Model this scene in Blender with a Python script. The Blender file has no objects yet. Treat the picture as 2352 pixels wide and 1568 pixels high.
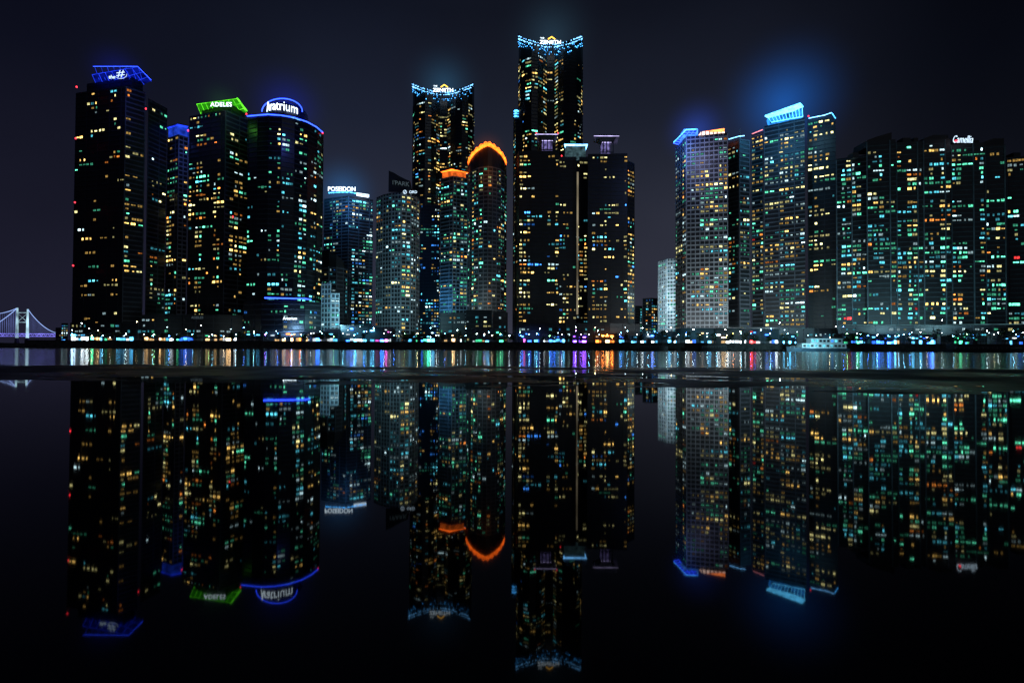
import bpy, math, random
import numpy as np
from mathutils import Vector, Matrix, noise
random.seed(11)
R=random.random
F=1176.; CX=1176.; CY=784.; H=0.5
ROLL=0.0045
T=math.atan(18/F); ct=math.cos(T); st=math.sin(T)
scene=bpy.context.scene
col=scene.collection
GZ=4.0   # level of the built-up land

def P(x,y,Y):
    dx=x-CX; dy=y-CY
    x2=dx+dy*ROLL; y2=dy-dx*ROLL
    v=-y2/F
    Z=Y*(v*ct+st)/(ct-v*st)
    d=Y*ct+Z*st
    return Vector((x2/F*d,Y,Z+H))

# ------------------------------------------------------------------ materials
def nodes(m):
    m.use_nodes=True
    nt=m.node_tree; nt.nodes.clear()
    return nt,nt.nodes,nt.links
def mat(name,c,rough=.6,metal=0,var=.35,scale=.25,bump=0,spec=.5,rvar=0):
    m=bpy.data.materials.new(name); nt,N,L=nodes(m)
    o=N.new('ShaderNodeOutputMaterial'); b=N.new('ShaderNodeBsdfPrincipled')
    g=N.new('ShaderNodeNewGeometry'); n=N.new('ShaderNodeTexNoise'); n.inputs['Scale'].default_value=scale
    n.inputs['Detail'].default_value=5
    r=N.new('ShaderNodeValToRGB')
    r.color_ramp.elements[0].position=.3; r.color_ramp.elements[1].position=.7
    r.color_ramp.elements[0].color=tuple(k*(1-var) for k in c)+(1,)
    r.color_ramp.elements[1].color=tuple(min(1,k*(1+var)) for k in c)+(1,)
    L.new(g.outputs['Position'],n.inputs['Vector']); L.new(n.outputs['Fac'],r.inputs['Fac'])
    L.new(r.outputs['Color'],b.inputs['Base Color'])
    b.inputs['Roughness'].default_value=rough; b.inputs['Metallic'].default_value=metal
    b.inputs['Specular IOR Level'].default_value=spec
    if rvar:
        q=N.new('ShaderNodeMapRange'); q.inputs[1].default_value=.35; q.inputs[2].default_value=.65; q.inputs[3].default_value=rough-rvar; q.inputs[4].default_value=rough+rvar
        n3=N.new('ShaderNodeTexNoise'); n3.inputs['Scale'].default_value=.45; n3.inputs['Detail'].default_value=4
        L.new(g.outputs['Position'],n3.inputs['Vector']); L.new(n3.outputs['Fac'],q.inputs[0]); L.new(q.outputs[0],b.inputs['Roughness'])
    if bump:
        bm=N.new('ShaderNodeBump'); bm.inputs['Strength'].default_value=bump; bm.inputs['Distance'].default_value=.02
        n2=N.new('ShaderNodeTexNoise'); n2.inputs['Scale'].default_value=9; n2.inputs['Detail'].default_value=8
        L.new(g.outputs['Position'],n2.inputs['Vector']); L.new(n2.outputs['Fac'],bm.inputs['Height']); L.new(bm.outputs['Normal'],b.inputs['Normal'])
    L.new(b.outputs[0],o.inputs[0])
    return m
def emi(name,c,s,var=.5,scale=.4,sample='NONE'):
    m=bpy.data.materials.new(name); nt,N,L=nodes(m)
    o=N.new('ShaderNodeOutputMaterial'); e=N.new('ShaderNodeEmission')
    g=N.new('ShaderNodeNewGeometry'); n=N.new('ShaderNodeTexNoise'); n.inputs['Scale'].default_value=scale; n.inputs['Detail'].default_value=2
    mr=N.new('ShaderNodeMapRange'); mr.inputs[1].default_value=.3; mr.inputs[2].default_value=.7
    mr.inputs[3].default_value=s*(1-var); mr.inputs[4].default_value=s*(1+var)
    L.new(g.outputs['Position'],n.inputs['Vector']); L.new(n.outputs['Fac'],mr.inputs[0]); L.new(mr.outputs[0],e.inputs['Strength'])
    e.inputs['Color'].default_value=tuple(c)+(1,)
    L.new(e.outputs[0],o.inputs[0])
    m.cycles.emission_sampling=sample
    return m

M_glass=mat('dark_glass',(.004,.005,.008),.35,0,.4,.1)
M_dark=mat('dark_cladding',(.008,.008,.010),.5)
M_slabdark=mat('dark_slab',(.022,.024,.03),.6)
M_mid=mat('grey_slab',(.08,.085,.10),.7)
M_light=mat('pale_concrete',(.24,.25,.26),.8)
M_white=mat('white_panel',(.6,.62,.66),.6)
M_brown=mat('brown_cladding',(.013,.010,.008),.5)
M_metal=mat('grey_steel',(.12,.12,.13),.45,.6)
M_rib=mat('blue_grey_rib',(.075,.10,.115),.7)
M_ribslab=mat('blue_grey_slab',(.035,.046,.054),.7)
STY={'dark':(M_dark,M_slabdark,M_slabdark),'glass':(M_glass,M_slabdark,M_glass),'mid':(M_dark,M_mid,M_mid),
     'light':(M_dark,M_light,M_light),'brown':(M_dark,M_brown,M_brown),'white':(M_mid,M_white,M_white),'ribbed':(M_dark,M_ribslab,M_rib)}
WC=[(1,.60,.15),(1,.30,.05),(.95,.86,.36),(.12,.85,.50),(.10,.62,.80),(.62,.92,1),(1,.05,.05),(.05,.28,1)]
WM=[]
for i,c in enumerate(WC):
    for j,s in enumerate((.36,1.4,3.9)):
        WM.append(emi('lit_window_glass_%d%d'%(i,j),c,s,.75,.8))
def unit_window(m):
    me=bpy.data.meshes.new('window'); v=[];f=[]
    for a,b in ((-.5,-.04),(.04,.5)):
        n=len(v); v+=[(a,0,-.5),(b,0,-.5),(b,0,.5),(a,0,.5)]; f.append((n,n+1,n+2,n+3))
    me.from_pydata(v,[],f); me.materials.append(m); return me
WME=[unit_window(m) for m in WM]

E_blue=emi('blue_neon',(.02,.06,1),7,.15)
E_bluedim=emi('blue_glow_soffit',(.01,.03,.9),.20,.8,.12)  # blue light on the canopy underside put into its emission
E_bluerib=emi('blue_lit_beam',(.015,.05,1),1.5,.6,.2)
E_cyan=emi('cyan_led',(.06,.40,1),5.5,.6,.5)
E_cyanb=emi('bright_cyan_floodlight',(.10,.56,1),4.6,.5,.3)
E_cyans=emi('cyan_glow_crown',(.03,.30,1),1.2,.8,.25)  # cyan light on the crown wall put into its emission
E_bluew=emi('pale_blue_led',(.16,.50,1),5.5,.6,.4)
E_green=emi('green_glow_soffit',(.08,1,.02),.22,.8,.14)  # green light on the canopy underside put into its emission
E_greenrib=emi('green_lit_beam',(.14,1,.03),1.5,.6,.2)
E_white=emi('white_sign_light',(.72,.88,1),3.2,.1)
E_whites=emi('soft_white_sign_light',(.62,.82,1),1.6,.1)
E_orange=emi('orange_neon',(1,.13,.010),5,.5,.35)
E_gold=emi('gold_light',(1,.5,.05),4,.2)
E_purple=emi('violet_white_light',(.62,.55,1),2.6,.3,.3)
E_red=emi('red_warning_light',(1,.03,.05),5,.1)
E_dimsign=emi('dim_grey_sign',(.35,.5,.6),.14,.2)

# ------------------------------------------------------------------ mesh helpers
class MB:
    def __init__(s): s.v=[];s.f=[];s.m=[]
    def face(s,pts,m=0):
        n=len(s.v); s.v+=[tuple(p) for p in pts]; s.f.append(tuple(range(n,n+len(pts)))); s.m.append(m)
    def hexa(s,b,t,m=0):
        n=len(s.v); s.v+=[tuple(p) for p in b]+[tuple(p) for p in t]; k=len(b)
        s.f.append(tuple(range(n+k-1,n-1,-1))); s.f.append(tuple(range(n+k,n+2*k))); s.m+=[m,m]
        for i in range(k):
            j=(i+1)%k; s.f.append((n+i,n+j,n+k+j,n+k+i)); s.m.append(m)
    def box(s,a,b,m=0):
        x0,y0,z0=a;x1,y1,z1=b
        s.hexa([(x0,y0,z0),(x1,y0,z0),(x1,y1,z0),(x0,y1,z0)],[(x0,y0,z1),(x1,y0,z1),(x1,y1,z1),(x0,y1,z1)],m)
    def tube(s,pts,r,m=0,n=6,r2=None):
        if r2 is None: r2=r
        pts=[Vector(p) for p in pts]; rings=[]
        for i,p in enumerate(pts):
            d=(pts[min(i+1,len(pts)-1)]-pts[max(i-1,0)]).normalized()
            u=d.cross(Vector((0,0,1)))
            if u.length<.01: u=Vector((1,0,0))
            u.normalize(); w=d.cross(u); rr=r+(r2-r)*i/max(1,len(pts)-1)
            base=len(s.v)
            for k in range(n):
                a=2*math.pi*k/n; s.v.append(tuple(p+u*rr*math.cos(a)+w*rr*math.sin(a)))
            rings.append(base)
        for a,b in zip(rings,rings[1:]):
            for k in range(n): s.f.append((a+k,a+(k+1)%n,b+(k+1)%n,b+k)); s.m.append(m)
        s.f.append(tuple(rings[0]+k for k in range(n))); s.m.append(m)
        s.f.append(tuple(rings[-1]+k for k in range(n))); s.m.append(m)
    def cyl(s,c,r,z0,z1,m=0,n=24,r2=None):
        if r2 is None:r2=r
        b=[(c[0]+r*math.cos(2*math.pi*k/n),c[1]+r*math.sin(2*math.pi*k/n),z0) for k in range(n)]
        t=[(c[0]+r2*math.cos(2*math.pi*k/n),c[1]+r2*math.sin(2*math.pi*k/n),z1) for k in range(n)]
        s.hexa(b,t,m)
    def obj(s,name,mats,parent=None,label=None):
        me=bpy.data.meshes.new(name); me.from_pydata(s.v,[],s.f)
        for m in (mats if isinstance(mats,(list,tuple)) else [mats]): me.materials.append(m)
        me.polygons.foreach_set('material_index',s.m); me.update()
        return add(name,me,parent,label)
def add(name,me,parent=None,label=None):
    o=bpy.data.objects.new(name,me); col.objects.link(o)
    if parent is not None:
        o.parent=parent; o.matrix_parent_inverse=Matrix.Translation(-parent.location)
    if label: o['label']=label
    return o
def thing(name,loc,label,cat,group=None):
    e=bpy.data.objects.new(name,None); e.location=loc; col.objects.link(e); e.empty_display_size=2
    e['label']=label; e['category']=cat
    if group: e['group']=group
    return e
def text(name,s,c,width,m,parent,yaw=0,shear=0,height=None,label=None,fat=0,bend=None,ext=.12,tilt=0,space=1.0):
    cu=bpy.data.curves.new('t','FONT'); cu.body=s; cu.size=1; cu.align_x='CENTER'; cu.align_y='CENTER'
    cu.extrude=.04; cu.offset=fat; cu.shear=shear; cu.resolution_u=3; cu.space_character=space
    ob=bpy.data.objects.new('t',cu); col.objects.link(ob)
    dg=bpy.context.evaluated_depsgraph_get(); dg.update()
    me=bpy.data.meshes.new_from_object(ob.evaluated_get(dg)); bpy.data.objects.remove(ob)
    co=np.array([v.co[:] for v in me.vertices]); mn=co.min(0); mx=co.max(0)
    k=width/(mx[0]-mn[0]); cx=(mn[0]+mx[0])/2; cy=(mn[1]+mx[1])/2
    kz=k if height is None else height/(mx[1]-mn[1])
    for v in me.vertices:
        x=(v.co.x-cx)*k; z=(v.co.y-cy)*kz; y=-v.co.z*k*ext*8
        z+=x*math.tan(tilt)
        if bend:
            a=x/bend; q=Vector((math.sin(a)*(bend-y),-math.cos(a)*(bend-y)+bend,z))
        else: q=Vector((x,y,z))
        q.rotate(Matrix.Rotation(yaw,3,'Z')); v.co=q+Vector(c)
    me.materials.clear(); me.materials.append(m)
    return add(name,me,parent,label)

# ------------------------------------------------------------------ buildings
WIN={}
DENS=1.08
def building(x,y,label,cat='apartment tower',name='apartment_tower'):
    p=P(x,600,y); e=thing(name,(p.x,p.y+8,GZ),label,cat); WIN[e.name]=(e,[]); return e
def polyline(pts,yr): return [P(x,yr,Y) for x,Y in pts]
def vol(b,pts,ytop,k=0,yr=450,depth=26,fh=3.15,pitch=3.3,dens=.15,pal=(4,2,2,2,1,1,0,0),sty='dark',segd=None,
        tops=None,zb=GZ,vf=None,ww=.64,wh=.46,wtop=None,bright=(6,4,2.2),name='wall',piers=True,slab=.35,shrink=.3,run=.35):
    fp=polyline(pts,yr); zt=P(pts[k][0],ytop,pts[k][1]).z
    n=len(fp); ztl=[zt]*n if tops is None else [P(pts[i][0],tops[i],pts[i][1]).z for i in range(n)]
    cx=(fp[0].x+fp[-1].x)/2
    def back(p):
        Yb=p.y+depth; X=p.x*Yb/p.y; c=cx*Yb/p.y; return Vector((X+(c-X)*shrink,Yb,0))
    bl=back(fp[0]); br=back(fp[-1])
    mb=MB()
    stys=[sty]*(n-1) if isinstance(sty,str) else sty
    mats=[];idx={}
    def mi(m):
        if m.name not in idx: idx[m.name]=len(mats); mats.append(m)
        return idx[m.name]
    base=[Vector((p.x,p.y,zb)) for p in fp]+[Vector((br.x,br.y,zb)),Vector((bl.x,bl.y,zb))]
    top=[Vector((p.x,p.y,z)) for p,z in zip(fp,ztl)]+[Vector((br.x,br.y,ztl[-1])),Vector((bl.x,bl.y,ztl[0]))]
    m0=mi(STY[stys[0]][0])
    mb.hexa(base,top,m0)
    zlim=min(ztl) if wtop is None else wtop
    nf=int((zlim-zb-2)/fh)
    W=[]
    zz=Vector((0,0,1))
    for i in range(n-1):
        a,c=fp[i],fp[i+1]; d=Vector((c.x-a.x,c.y-a.y,0)); L=d.length; d.normalize()
        nr=Vector((d.y,-d.x,0))
        if nr.y>0: nr=-nr
        ms=mi(STY[stys[i]][1]); mp=mi(STY[stys[i]][2])
        A=Vector((a.x,a.y,0)); C=Vector((c.x,c.y,0))
        if slab>0:
            for f in range(nf+1):
                z0=zb+1.2+f*fh; z1=z0+(.9 if stys[i] in('light','mid','white') else .6)
                sl=slab if stys[i]!='ribbed' else slab*.5
                o=nr*sl
                q=[A+o,C+o]
                mb.face([q[0]+zz*z0,q[1]+zz*z0,q[1]+zz*z1,q[0]+zz*z1],ms)
                mb.face([A+zz*z1,C+zz*z1,q[1]+zz*z1,q[0]+zz*z1],ms)
                mb.face([A+zz*z0,C+zz*z0,q[1]+zz*z0,q[0]+zz*z0],ms)
        nc=max(1,int(round(L/pitch))); pw=L/nc
        if piers:
            step=1 if stys[i] in('light','white') else (4 if stys[i]=='ribbed' else 3)
            hw=.35 if stys[i]=='ribbed' else .27
            for k2 in range(0,nc+1,step):
                s=min(max(k2*pw,hw+.03),L-hw-.03); c0=A+d*(s-hw)+nr*(slab-.06); c1=A+d*(s+hw)+nr*(slab-.06)
                i0=c0-nr*slab; i1=c1-nr*slab; z0=zb; z1=zlim-.5
                mb.face([c0+zz*z0,c1+zz*z0,c1+zz*z1,c0+zz*z1],mp)
                mb.face([i0+zz*z0,c0+zz*z0,c0+zz*z1,i0+zz*z1],mp)
                mb.face([i1+zz*z0,c1+zz*z0,c1+zz*z1,i1+zz*z1],mp)
        dd=dens if segd is None else segd[i]
        if name=='wall': dd*=DENS
        bay=[random.choice((0.03,.15,.45,1.0,1.7,2.8)) for _ in range(nc)]
        ang=math.atan2(d.y,d.x)
        for f in range(nf):
            zc=zb+1.2+f*fh+.9+(fh-.9)/2
            if zc+fh*.4>zlim: continue
            t=f/max(1,nf)
            ff=random.choice((.12,.5,.9,1.2,2.0))
            cc=0
            while cc<nc:
                cl=noise.noise(Vector((a.x*.1+cc*.28,a.y,f*.14)))
                p=dd*bay[cc]*ff*(vf(t) if vf else 1)*max(.05,1+3.2*cl)
                if R()<p:
                    ci=random.choices(range(8),pal)[0]; bi=random.choices((0,1,2),bright)[0]
                    rl=1
                    while R()<run and rl<4: rl+=1
                    for q in range(rl):
                        if cc+q<nc:
                            s=(cc+q+.5)*pw+random.uniform(-.12,.12)*pw
                            b2=bi if R()<.6 else max(0,bi-1)
                            pos=A+d*s+nr*.07+Vector((0,0,zc+random.uniform(-.12,.12)))
                            W.append((pos,ang,pw*ww*random.choice((1,1,1.2,.6,.4)),fh*wh*random.choice((1,1,.75,.5)),ci*3+b2))
                    cc+=rl
                else: cc+=1
    WIN[b.name][1].extend(W)
    o=mb.obj(name,mats,b)
    return fp,zt
def finish():
    for e,W in WIN.values():
        W.sort(key=lambda w:-w[2]*w[3]/(w[0].y**2))
        inv=Matrix.Translation(-e.location)
        for pos,ang,w,h,mi in W[:100]:
            o=bpy.data.objects.new('window',WME[mi]); col.objects.link(o)
            o.parent=e; o.matrix_parent_inverse=inv
            o.location=pos; o.rotation_euler=(0,0,ang); o.scale=(w,1,h)
        if len(W)>100:
            mb=MB()
            for pos,ang,w,h,mi in W[100:]:
                d=Vector((math.cos(ang),math.sin(ang),0)); z=Vector((0,0,h/2))
                for a,b in ((-.5,-.04),(.04,.5)):
                    mb.face([pos+d*w*a-z,pos+d*w*b-z,pos+d*w*b+z,pos+d*w*a+z],mi)
            o=mb.obj('window',WM,e); o['kind']='stuff'
def plate(b,pts,ytop,k,th,m_top,m_under,name='roof_canopy',rim=None,ribs=0,rm=None,rr=.22):
    z=P(pts[k][0],ytop,pts[k][1]).z
    q=[P(x,ytop,Y) for x,Y in pts]
    mb=MB(); bt=[(p.x,p.y,z-th) for p in q]; tp=[(p.x,p.y,z) for p in q]
    mb.hexa(bt,tp,0)
    mb.m[0]=1
    if rim is not None:
        for i in range(2,2+len(pts)): mb.m[i]=2
    mats=[m_top,m_under]+([rim] if rim is not None else [m_top])
    mats.append(rm or m_top)
    if ribs and len(q)==4:
        z2=z-th-rr
        v=[Vector((p.x,p.y,z2)) for p in q]
        for i in range(ribs+1):
            t=i/ribs; mb.tube([v[0].lerp(v[1],t),v[3].lerp(v[2],t)],rr,3,4)
        for t in (0,.35,.7): mb.tube([v[0].lerp(v[3],t),v[1].lerp(v[2],t)],rr,3,4)
    return mb.obj(name,mats,b),z
def strip(b,pts,ys,m,name='led_strip',r=.35,off=1.0):
    q=[P(x,y,Y-off) for (x,Y),y in zip(pts,ys)]
    mb=MB(); mb.tube(q,r); return mb.obj(name,m,b)
def dots(b,pts,ys,m,n,name='led_bulb',sz=.5,jit=0,rows=1,keep=1):
    q=[P(x,y,Y-1.2) for (x,Y),y in zip(pts,ys)]
    seg=[(q[i+1]-q[i]).length for i in range(len(q)-1)]; tot=sum(seg); mb=MB()
    for r in range(rows):
        for k in range(n):
            if R()>keep: continue
            s=tot*(k+.5)/n; i=0
            while i<len(seg)-1 and s>seg[i]: s-=seg[i]; i+=1
            p=q[i].lerp(q[i+1],s/seg[i])-Vector((0,0,r*2.6+R()*jit)); h=sz*(.5+.9*R())
            mb.box(p-Vector((h,.1,h)),p+Vector((h,.1,h)))
    o=mb.obj(name,m,b); o['kind']='stuff'; return o
def warn(b,lst,Y):
    for x,y in lst:
        p=P(x,y,Y); mb=MB(); mb.cyl((p.x,p.y),.4,p.z-.4,p.z+.4,0,8); mb.obj('warning_light',E_red,b)

WARM=(4,1.1,3.5,2.6,1.1,1,.1,0); MIX=(3,.5,2.6,3,2,1.5,.1,0); TEAL=(1.2,.3,1.4,4,3.5,2,.1,.1); COOL=(.6,.1,1.4,2,4,4,0,.8); YEL=(3.8,.5,4.2,.9,1.3,1.1,0,.6)

# A : hash-sign tower
A=building(250,345,'dark residential tower with blue lit roof canopy and hash sign')
vol(A,[(171,346),(284,336),(331,345)],197,1,segd=[.10,.42],pal=WARM,sty=['dark','mid'])
vol(A,[(196,350),(300,341),(324,348)],177,1,zb=150,dens=0,sty='dark')
vol(A,[(337,354),(381,369)],226,0,dens=.24,pal=WARM,sty='mid')
plate(A,[(212,338),(318,328),(348,346),(240,376)],152,1,.3,M_dark,E_bluedim,ribs=7,rm=E_bluerib,rr=.12)
mb=MB()
for i in range(8):
    t=i/7; mb.tube([P(228+98*t,184-2*t,343-4*t),P(218+100*t,155,338-10*t)],.08,n=4)
mb.obj('canopy_strut',E_bluerib,A)
hc=P(277,170,327)
mb=MB()
for dx in (-1.0,1.0): mb.tube([hc+Vector((dx-.7,0,-2.4)),hc+Vector((dx+.7,0,2.4))],.2)
for dz in (-.85,.85): mb.tube([hc+Vector((-2.6,0,dz-.3)),hc+Vector((2.5,0,dz+.3))],.2)
mb.tube([hc+Vector((4.0*math.cos(a),0,2.8*math.sin(a)-.3)) for a in [(-2.6+i*.17) for i in range(17)]],.1)
mb.obj('sign_emblem',E_whites,A)
text('roof_sign','the',P(257,177,328),4.0,E_whites,A,shear=.2)
strip(A,[(214,337),(316,327),(347,345)],[153,153,184],E_blue,r=.12,off=.4)
warn(A,[(174,318),(172,465),(168,610),(176,200),(335,250)],334)
# B narrow
B=building(405,370,'slim pale residential tower with blue glowing crown')
vol(B,[(383,374),(408,367),(431,372)],309,1,dens=.34,pal=(4,1.2,3,3,1,1,0,0),sty=['mid','light'],segd=[.4,.8])
mb=MB(); q=[P(387,300,374),P(408,300,369),P(430,300,373)]; z0=P(408,309,369).z; z1=P(408,287,369).z
mb.hexa([(p_.x,p_.y,z0) for p_ in q]+[(q[1].x,q[1].y+20,z0)],[(p_.x,p_.y,z1) for p_ in q]+[(q[1].x,q[1].y+20,z1)])
mb.obj('roof_crown',emi('blue_glow_crown',(.02,.08,.9),.5,.8,.2),B)  # blue lighting of the crown is the surface's own emission
plate(B,[(384,372),(408,366),(433,370),(405,395)],283,1,.6,M_dark,E_bluerib)
# C adeles
C=building(500,348,'dark residential tower with green lit roof canopy')
vol(C,[(433,352),(515,342),(569,357)],252,1,pal=WARM,segd=[.26,.46],sty=['dark','mid'])
vol(C,[(462,356),(528,346),(560,360)],236,1,zb=130,dens=0,sty='dark')
plate(C,[(452,346),(545,338),(566,358),(475,382)],225,1,.35,M_dark,E_green,ribs=9,rm=E_greenrib,rr=.16)
strip(C,[(545,337),(567,357)],[226,255],E_greenrib,r=.5,off=.5)
text('roof_sign','ADELES',P(508,240,336),14,E_white,C,fat=.0,space=1.1)
warn(C,[(432,300),(535,498),(566,262)],338)
# D aratrium
D=building(655,345,'dark curved glass tower outlined by blue neon roof')
dp=[(568,334),(590,331),(615,330),(645,331),(675,335),(705,342),(727,350),(741,360)]
vol(D,dp,264,2,segd=[.16,.18,.24,.28,.42,.48,.44,.38],pal=TEAL,sty='glass',pitch=2.9,depth=34,vf=lambda t:1.3-.6*t,run=.5)
strip(D,[(x,Y) for x,Y in dp],[267,265,263,265,270,280,292,304],E_blue,r=.35,off=.6)
c=P(660,260,352); r=45/F*352
za=P(660,277,340).z; zb_=P(660,247,340).z; zc=P(660,222,340).z
mb=MB(); mb.cyl((c.x,c.y),r,za-6,zb_,0,40)
N_=8
for k in range(N_):
    a0=math.pi/2*k/N_; a1=math.pi/2*(k+1)/N_
    mb.cyl((c.x,c.y),r*math.cos(a0),zb_+(zc-zb_)*math.sin(a0),zb_+(zc-zb_)*math.sin(a1)-.01,0,40,r2=max(.05,r*math.cos(a1)))
mb.obj('roof_drum',mat('navy_glass',(.006,.01,.04),.4),D)
def ring(z,rr,m,a0=-math.pi,a1=0,t=.3):
    mb=MB(); mb.tube([(c.x+rr*math.cos(a0+(a1-a0)*k/32),c.y+rr*math.sin(a0+(a1-a0)*k/32),z) for k in range(33)],t); mb.obj('neon_ring',m,D)
ring(za+.2,r+.5,E_blue); ring(za+1.5,r+.5,E_bluew,t=.08); ring(za+2.2,r+.5,E_bluew,t=.08)
mb=MB(); mb.tube([(c.x+(r+.2)*math.cos(math.pi*k/32),c.y-8.0,zb_-1+(zc-zb_+1.6)*math.sin(math.pi*k/32)) for k in range(33)],.3); mb.obj('neon_arch',E_blue,D)
text('roof_sign','Aratrium',(c.x+.8,c.y-r-.9,P(664,246,340).z),23.5,E_white,D,bend=r+.6,tilt=-.07,yaw=-.02,height=6.2,fat=-.008)
warn(D,[(741,306)],356)
pd=[(560,322),(600,315),(650,313),(700,316),(738,325)]
vol(D,pd,690,2,yr=700,depth=10,dens=.5,pal=(.4,0,.6,2,4,2,0,4),sty='glass',pitch=3.2,name='podium',bright=(8,2,.5),slab=.3)
strip(D,[(608,314),(650,312),(700,315),(714,318)],[684,685,686,688],E_blue,r=.4,off=1)
text('wall_sign','Aratrium',P(666,731,311),8.5,E_white,D)
# E poseidon
E=building(800,490,'blue lit residential tower with white rooftop sign')
vol(E,[(744,500),(800,488),(857,502)],449,1,dens=.4,pal=COOL,sty=['mid','mid'],pitch=3.6,segd=[.7,.8],bright=(5,3,1))
text('roof_sign','POSEIDON',P(785,434,486),26,E_white,E,height=4.2,fat=.005)
mb=MB(); p0=P(820,445,488); p1=P(846,449,493)
mb.tube([p0-Vector((0,0,1.8)),p1-Vector((0,0,1.8))],.25)
for k in range(9):
    q=p0.lerp(p1,k/8); mb.box(q+Vector((-.5,0,-1.7)),q+Vector((.6,.3,1.0)))
mb.obj('roof_floodlight',E_white,E)
dots(E,[(755,492),(800,486),(848,492)],[443,441,450],E_cyan,40,sz=.45)
E2=building(770,398,'curved dark teal glass office building','office building','office_building')
vol(E2,[(738,396),(755,392),(772,392),(788,397),(798,404),(804,414)],575,1,yr=650,tops=[575,577,585,600,620,650],wtop=P(770,610,392).z,dens=.35,pal=(.2,0,.2,2,4,1,0,1),sty='mid',bright=(9,1,0),pitch=3,depth=16)
E3=building(760,345,'white stepped low building lit from the street','building','low_building')
vol(E3,[(738,346),(760,343)],648,1,yr=700,dens=.6,pal=COOL,sty='white',depth=12,pitch=2.6,bright=(4,4,1))
vol(E3,[(760,343),(780,344)],672,0,yr=700,dens=.8,pal=COOL,sty='white',depth=12,pitch=2.6,bright=(4,4,1))
# F
Fb=building(915,400,'pale rounded tower with dark sail shaped roof fin')
fpts=[(865,408),(880,400),(900,395),(922,393),(944,397),(956,403),(964,412)]
vol(Fb,fpts,441,3,dens=.38,pal=(2,.4,3,1.5,3,4,0,0),sty='light',pitch=3.2,depth=26,bright=(4,4,2))
mb=MB()
xs=[892,893,905,918,930,942,947]; ys=[440,392,397,405,411,416,440]
f0=[P(x,y,397) for x,y in zip(xs,ys)]; f1=[p_+Vector((0,1.5,0)) for p_ in f0]
mb.hexa(f0,f1); mb.obj('roof_fin',M_dark,Fb)
text('roof_sign',"I'PARK",P(921,421,396),13,E_dimsign,Fb,tilt=-.12)
text('roof_sign',"ORD",P(949,441,391),6.0,E_whites,Fb)
mb=MB(); cc_=P(930,441,391); mb.tube([cc_+Vector((1.3*math.cos(a*math.pi/8),0,1.3*math.sin(a*math.pi/8))) for a in range(17)],.18); 
mb.tube([cc_+Vector((-.6,0,-1.1)),cc_+Vector((.6,0,1.1))],.18); mb.obj('sign_emblem',E_whites,Fb)
# G / J twin landmark towers
def zen(bx,x0,x1,Y,ytc,ytm,wy,dens,lab='',yr=450):
    b=building(bx,Y,lab,'skyscraper','skyscraper'); w=x1-x0
    fr=[(0,19),(.03,9),(.10,3),(.2,0),(.30,2),(.38,7),(.44,13),(.56,13),(.62,7),(.70,2),(.8,0),(.90,3),(.97,9),(1,19)]
    pts=[(x0+w*f,Y+d) for f,d in fr]
    tp=[ytc+(ytm-ytc)*(1-abs(2*f-1)**1.6) for f,_ in fr]
    vol(b,pts,wy,3,yr=yr,tops=tp,wtop=P(bx,wy,Y).z,segd=[dens*1.0]*5+[dens*1.7]*3+[dens*.8]*5,pal=(3.2,.6,3.6,1.0,1.6,1.8,0,.3),sty='glass',pitch=2.7,fh=3.5,depth=34,ww=.94,wh=.42,run=.68,bright=(5,4,2))
    for f in (0.01,.99):
        p_=P(x0+w*f,ytc,Y+14); m2=MB(); m2.cyl((p_.x,p_.y),.9,p_.z-1,p_.z+3,0,8,.15); m2.obj('corner_spire',M_metal,b)
    dots(b,pts,tp,E_bluew,64,sz=.34,jit=.8,rows=2,keep=.8)
    dots(b,pts,[t+6 for t in tp],E_cyan,60,sz=.27,jit=6,rows=2,keep=.6)
    xm=(x0+x1)/2; k=Y/F
    text('roof_sign','ZENIITH',P(xm,ytm-5,Y-2),w*.33*k,E_white,b,height=8*k,fat=.005)
    text('roof_sign','THE',P(xm-w*.125,ytm-14,Y-2),w*.06*k,E_white,b)
    m2=MB(); pk=P(xm+3,ytm-17,Y-2.5); h=8*k
    m2.tube([pk+Vector((-h,0,-h*.7)),pk,pk+Vector((h,0,-h*.7))],.5); m2.obj('sign_emblem',E_gold,b)
    return b
G=zen(1018,947,1088,556,193,212,226,.22,lab='tall black skyscraper with blue dotted crown between shorter towers')
vol(G,[(943,560),(953,552),(1009,552)],470,1,yr=600,dens=.4,pal=(2,0,1,1,4,2,0,3),sty='glass',pitch=3,fh=3.5,depth=8)
J=zen(1265,1190,1338,488,82,102,116,.22,lab='tallest black skyscraper with blue dotted crown and gold emblem')
vol(J,[(1179,498),(1184,490),(1200,488)],258,1,yr=450,dens=.6,pal=(3,.6,3,1,2.5,1.5,0,.8),sty='glass',pitch=3,fh=3.5,depth=10)
dots(J,[(1181,496),(1186,489),(1191,489)],[256,254,256],E_cyan,8,sz=.6,rows=3)
# H
Hb=building(1043,436,'teal lit residential tower with orange crown')
vol(Hb,[(1012,442),(1040,434),(1074,440)],404,1,dens=.65,pal=(1.5,.4,2,4.5,1.5,1,0,0),sty=['mid','light'],pitch=3.2)
plate(Hb,[(1012,438),(1038,431),(1076,440),(1045,460)],386,1,.8,M_dark,E_orange)
mb=MB(); q=[P(1016,395,440),P(1040,395,435),P(1070,395,440)]; z0=P(1040,404,435).z; z1=P(1040,392,435).z
mb.hexa([(p_.x,p_.y,z0) for p_ in q]+[(q[1].x,q[1].y+15,z0)],[(p_.x,p_.y,z1) for p_ in q]+[(q[1].x,q[1].y+15,z1)]); mb.obj('roof_crown',emi('orange_glow_crown',(1,.16,.02),.8,.7,.3),Hb)  # orange lighting of the crown is the surface's own emission
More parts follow.
